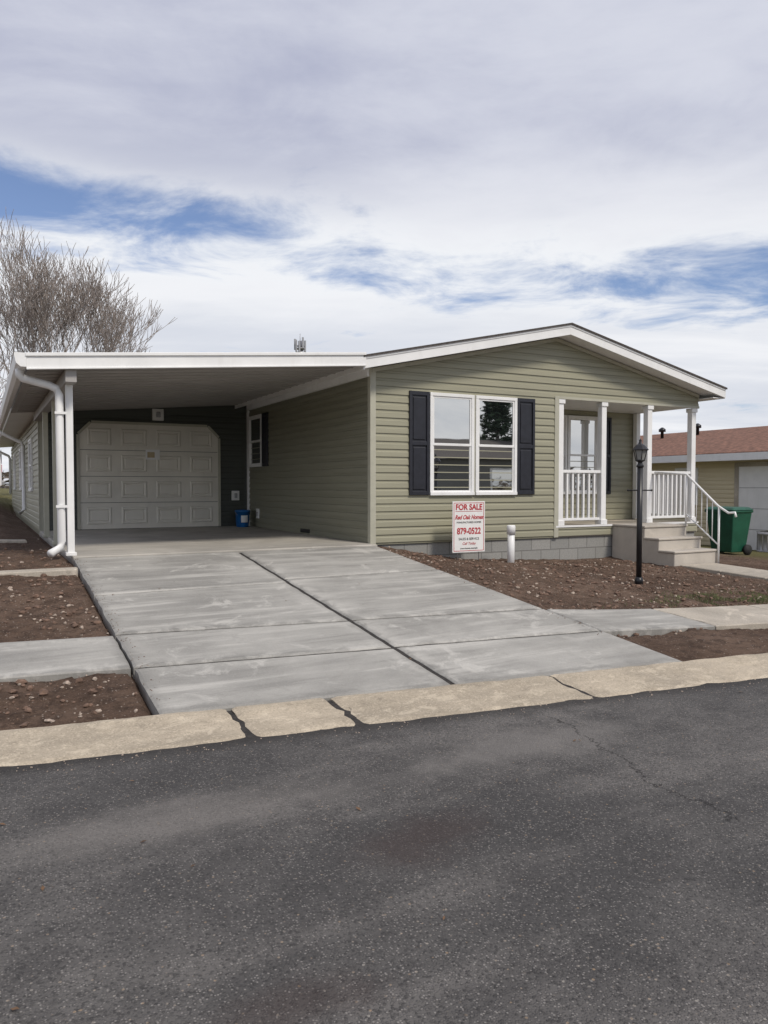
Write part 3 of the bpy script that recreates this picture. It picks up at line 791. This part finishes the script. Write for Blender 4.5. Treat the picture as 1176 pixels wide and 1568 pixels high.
# ---------------------------------------------------------------- neighbour house on the right
NH=root('neighbour_house')
nx0,nx1,ny0,ny1=17.0,23.6,8.5,24.0; nb=-.35; ez=2.25
MN=lambda u,o,z:(nx0-o,u,z)
box('wall_core',nx0,nx1,ny0,ny1,nb,ez-.02,SIDY,NH)
siding('siding_side',MN,nb+.25,ez,C(ny0),C(ny1),SIDY,NH)
siding('siding_front',lambda u,o,z:(u,ny0-o,z),nb+.25,ez,C(nx0),C(nx1),SIDY,NH)
rm=(nx0+nx1)/2
for sgn,nm in((-1,'left'),(1,'right')):
    xe=rm+sgn*(3.3+.45); zr=3.22; sl=(zr-ez+.0)/(3.75)
    prism(f'roof_{nm}',[(rm,zr),(xe,ez+.05),(xe,ez-.02),(rm,zr-.07)],ny0-.4,ny1+.4,SHINR,NH)
    prism(f'fascia_{nm}',[(xe,ez+.03),(xe+sgn*.03,ez+.03),(xe+sgn*.03,ez-.15),(xe,ez-.15)],ny0-.4,ny1+.4,WHITE,NH)
    box(f'soffit_{nm}',min(xe,rm+sgn*3.3),max(xe,rm+sgn*3.3),ny0-.4,ny1+.4,ez-.145,ez-.13,WHITE,NH)
prism('gable_end',[(nx0,ez-.03),(nx1,ez-.03),(rm,zr-.08)],ny0-.005,ny0+.1,SIDY,NH)
prism('gable_fascia',[(rm-3.75,ez+.03),(rm,zr-.0),(rm+3.75,ez+.03),(rm+3.75,ez-.12),(rm,zr-.15),(rm-3.75,ez-.12)],ny0-.43,ny0-.401,WHITE,NH)
mbox('garage_door_leaf',MN,10.2,12.75,.017,.03,nb+.2,1.95,WHITE,NH)
for k in range(1,4): mbox(f'garage_door_groove_{k}',MN,10.22,12.73,.0302,.034,nb+.2+k*.52,nb+.215+k*.52,GREY,NH)
for nm,a,b,c_,d_ in(('gtrim_a',12.75,12.87,nb+.2,2.05),('gtrim_b',10.08,10.2,nb+.2,2.05),('gtrim_c',10.2,12.75,1.95,2.05)): mbox(nm,MN,a,b,.014,.045,c_,d_,TANC,NH)
window('neighbour_window',MN,14.0,14.75,.95,1.95,NH)
window('neighbour_window_b',MN,15.6,16.6,.95,1.95,NH)
for k,(x,y) in enumerate(((19.4,17.4),(19.6,16.2),(19.3,13.0))):
    zz=zr-abs(x-rm)*sl; lathe(f'roof_vent_{k}',(x,y,zz-.1),[(.05,0),(.05,.32),(.11,.32),(.11,.40),(.03,.46)],METALB,NH,10)
TB=root('trash_bin')
bx,by=14.0,10.75;bz=nat(bx,by)-.04
def tap(nm,w0,d0,w1,d1,z0,z1,mat,par,dx=0,bv=.02):
    v=[(bx-w0,by-d0,z0),(bx+w0,by-d0,z0),(bx+w0,by+d0,z0),(bx-w0,by+d0,z0),(bx+dx-w1,by-d1,z1),(bx+dx+w1,by-d1,z1),(bx+dx+w1,by+d1,z1),(bx+dx-w1,by+d1,z1)]
    return mk(nm,v,BF,mat,par,bevel=bv)
tap('body',.22,.25,.30,.34,bz+.06,bz+.92,GREEN,TB); tap('rim',.32,.36,.32,.36,bz+.89,bz+.94,GREEN,TB)
tap('lid',.335,.38,.26,.30,bz+.942,bz+1.01,GREEN,TB,bv=.025)
tube('handle_bar',[(bx+.36,by-.25,bz+.93),(bx+.42,by-.25,bz+.95),(bx+.42,by+.25,bz+.95),(bx+.36,by+.25,bz+.93)],.018,GREEN,TB,8)
for s_ in(-1,1): tube(f'wheel_{s_+1}',[(bx+.2,by+s_*.28,bz+.11),(bx+.2,by+s_*.34,bz+.11)],.11,TYRE,TB,16)
AC=root('air_conditioner')
ax,ay=16.2,11.3;az=nat(ax,ay)-.03
lathe('casing',(ax,ay,az),[(.30,0),(.30,.05),(.285,.06),(.285,.40),(.30,.41),(.30,.46),(.25,.47),(.0,.47)],GREY,AC,24)
for k in range(16):
    a=6.283*k/16; tube(f'fin_{k}',[(ax+.295*math.cos(a),ay+.295*math.sin(a),az+.06),(ax+.295*math.cos(a),ay+.295*math.sin(a),az+.40)],.008,WHITED,AC,4)
for k in range(5): tube(f'grille_{k}',[(ax-.25,ay-.2+.1*k,az+.48),(ax+.25,ay-.2+.1*k,az+.48)],.006,METALB,AC,4)

# ---------------------------------------------------------------- parked van at far left
PCV=root('parked_van')
vx1,vy0=.72,33.0; vx0=vx1-4.8; vz=gz(-1,33)+.02
prof=[(vx1,.35),(vx1,1.15),(vx1-.08,1.95),(vx1-.3,2.1),(vx0+1.7,2.1),(vx0+1.05,1.35),(vx0+.1,1.1),(vx0,.8),(vx0,.35)]
prism('body',[(x,z+vz) for x,z in prof],vy0,vy0+1.85,CARW,PCV,bevel=.06)
for k,(a,b) in enumerate(((vx1-.35,vx1-1.35),(vx1-1.45,vx1-2.3),(vx1-2.4,vx0+1.75))): box(f'side_window_{k}',min(a,b),max(a,b),vy0-.012,vy0-.002,vz+1.25,vz+1.85,GLASS,PCV,.004)
prism('windscreen',[(vx0+1.08,vz+1.40),(vx0+1.66,vz+2.04),(vx0+1.63,vz+2.06),(vx0+1.05,vz+1.42)],vy0+.15,vy0+1.7,GLASS,PCV)
box('rear_window',vx1-.03,vx1+.012,vy0+.25,vy0+1.6,vz+1.25,vz+1.8,GLASS,PCV)
box('tail_lamp',vx1-.005,vx1+.015,vy0+.06,vy0+.18,vz+.9,vz+1.2,RED,PCV); box('bumper',vx1,vx1+.1,vy0+.05,vy0+1.8,vz+.4,vz+.58,GREY,PCV,.02)
for k,x in enumerate((vx1-.85,vx0+.9)):
    for j,y in enumerate((vy0-.02,vy0+1.67)): tube(f'wheel_{k}{j}',[(x,y,vz+.34),(x,y+.2,vz+.34)],.34,TYRE,PCV,24)
    tube(f'hub_{k}',[(x,vy0-.035,vz+.34),(x,vy0-.02,vz+.34)],.19,GREY,PCV,16)

# ---------------------------------------------------------------- house across the street
OH=root('opposite_house')
ox0,ox1,oy0,oy1=12.5,27.0,-20.0,-12.0
box('walls',ox0,ox1,oy0,oy1,-.1,2.9,m_siding('grey_siding',(.16,.16,.15)),OH)
prismx('roof',[(oy0-.5,2.85),(oy1+.5,2.85),((oy0+oy1)/2,4.1)],ox0-.5,ox1+.5,SHING,OH)
for k,x in enumerate((14.2,18,23)): box(f'window_{k}',x,x+1.4,oy1,oy1+.04,1.0,2.3,GLASS,OH)
for k,x in enumerate((14.1,17.9,22.9)):
    box(f'window_frame_{k}',x,x+1.6,oy1-.01,oy1+.03,.9,2.4,WHITE,OH)

# ---------------------------------------------------------------- world: sky with cloud deck
SUN_EL=math.radians(48); SUN_AZ=math.radians(168)   # azimuth clockwise from +Y
w=bpy.data.worlds.new('World'); scene.world=w; w.use_nodes=True
t=NT(w.node_tree); bg=t.n['Background']
sky=t.new('ShaderNodeTexSky'); sky.sky_type='NISHITA'; sky.sun_disc=False; sky.sun_elevation=SUN_EL; sky.sun_rotation=SUN_AZ; sky.air_density=1.0; sky.dust_density=.6; sky.ozone_density=2.0
dirv=t.new('ShaderNodeTexCoord').outputs['Generated']
xyz=t.sep(dirv)
den=t.math('ADD',t.math('MAXIMUM',xyz[2],0),.10)
cbx=t.new('ShaderNodeCombineXYZ'); t.l.new(t.math('DIVIDE',xyz[0],den),cbx.inputs[0]); t.l.new(t.math('DIVIDE',xyz[1],den),cbx.inputs[1])
pv=t.mapping(cbx.outputs[0],rot=(0,0,math.radians(31)))
n1=t.noise(t.mapping(pv,scale=(.40,.95,1),loc=(3.1,1.7,0)),1.1,7,.56,.35)
n2=t.noise(t.mapping(pv,scale=(1.15,1.25,1),loc=(9.2,4.4,0)),2.2,8,.62,.4)
nb_=t.noise(t.mapping(pv,scale=(.22,.5,1),loc=(1.3,8.4,0)),1.0,2,.5)
e=xyz[2]
rgt=t.math('ADD',t.math('MULTIPLY',xyz[0],.883),t.math('MULTIPLY',xyz[1],-.469))
ec=t.math('ADD',e,t.math('MULTIPLY',rgt,.07))
gap=t.math('DIVIDE',t.math('SUBTRACT',ec,.278),.058)
gap=t.math('POWER',2.718,t.math('MULTIPLY',t.math('MULTIPLY',gap,gap),-1))
cov=t.math('ADD',t.math('MULTIPLY',n1,.5),t.math('MULTIPLY',n2,.5))
cov=t.math('ADD',cov,t.math('MULTIPLY',t.math('SUBTRACT',nb_,.5),.3))
cov=t.math('ADD',t.math('MULTIPLY',t.math('SUBTRACT',cov,.5),1.5),.5)
cov=t.math('SUBTRACT',t.math('ADD',cov,.25),t.math('MULTIPLY',gap,.335))
mask=t.rng(cov,.33,.60)
hi=t.rng(e,.25,.44)
lowc=t.mix(t.rng(n1,.35,.65),(.70,.73,.80),(.90,.91,.94))
tf=t.math('ADD',t.math('ADD',t.math('MULTIPLY',n1,.55),t.math('MULTIPLY',n2,.2)),t.math('MULTIPLY',nb_,.25))
topc=t.mix(t.rng(tf,.40,.60),(.43,.455,.59),(.68,.70,.79))
cc_=t.mix(hi,lowc,topc)
cc_=t.mix(t.math('MULTIPLY',t.rng(cov,.56,.74,1,0),t.math('MULTIPLY',gap,.9)),cc_,(.90,.92,.95))
sc=t.new('ShaderNodeVectorMath',operation='SCALE'); t.l.new(cc_,sc.inputs[0]); sc.inputs['Scale'].default_value=10.0
skyc=t.mix(1.0,sky.outputs[0],(.95,1.0,1.18),'MULTIPLY')
t.put(bg.inputs[0],t.mix(t.math('ADD',t.math('MULTIPLY',mask,.92),.06),skyc,sc.outputs[0])); bg.inputs[1].default_value=.1
# ---------------------------------------------------------------- sun
sl_=bpy.data.lights.new('sun','SUN'); sl_.energy=2.6; sl_.angle=math.radians(11); sl_.color=(1,.93,.83)
so=bpy.data.objects.new('sun',sl_); COL.objects.link(so)
dv=Vector((math.sin(SUN_AZ)*math.cos(SUN_EL),math.cos(SUN_AZ)*math.cos(SUN_EL),math.sin(SUN_EL)))
so.rotation_euler=dv.to_track_quat('Z','Y').to_euler()
# ---------------------------------------------------------------- camera
cam=bpy.data.cameras.new('camera'); co_=bpy.data.objects.new('camera',cam); COL.objects.link(co_)
cam.sensor_fit='HORIZONTAL'; cam.sensor_width=36; cam.lens=36*1160/1176; cam.clip_end=3000
co_.location=(0,0,1.45); co_.rotation_euler=(math.radians(90-1.93),0,math.radians(-28))
scene.camera=co_
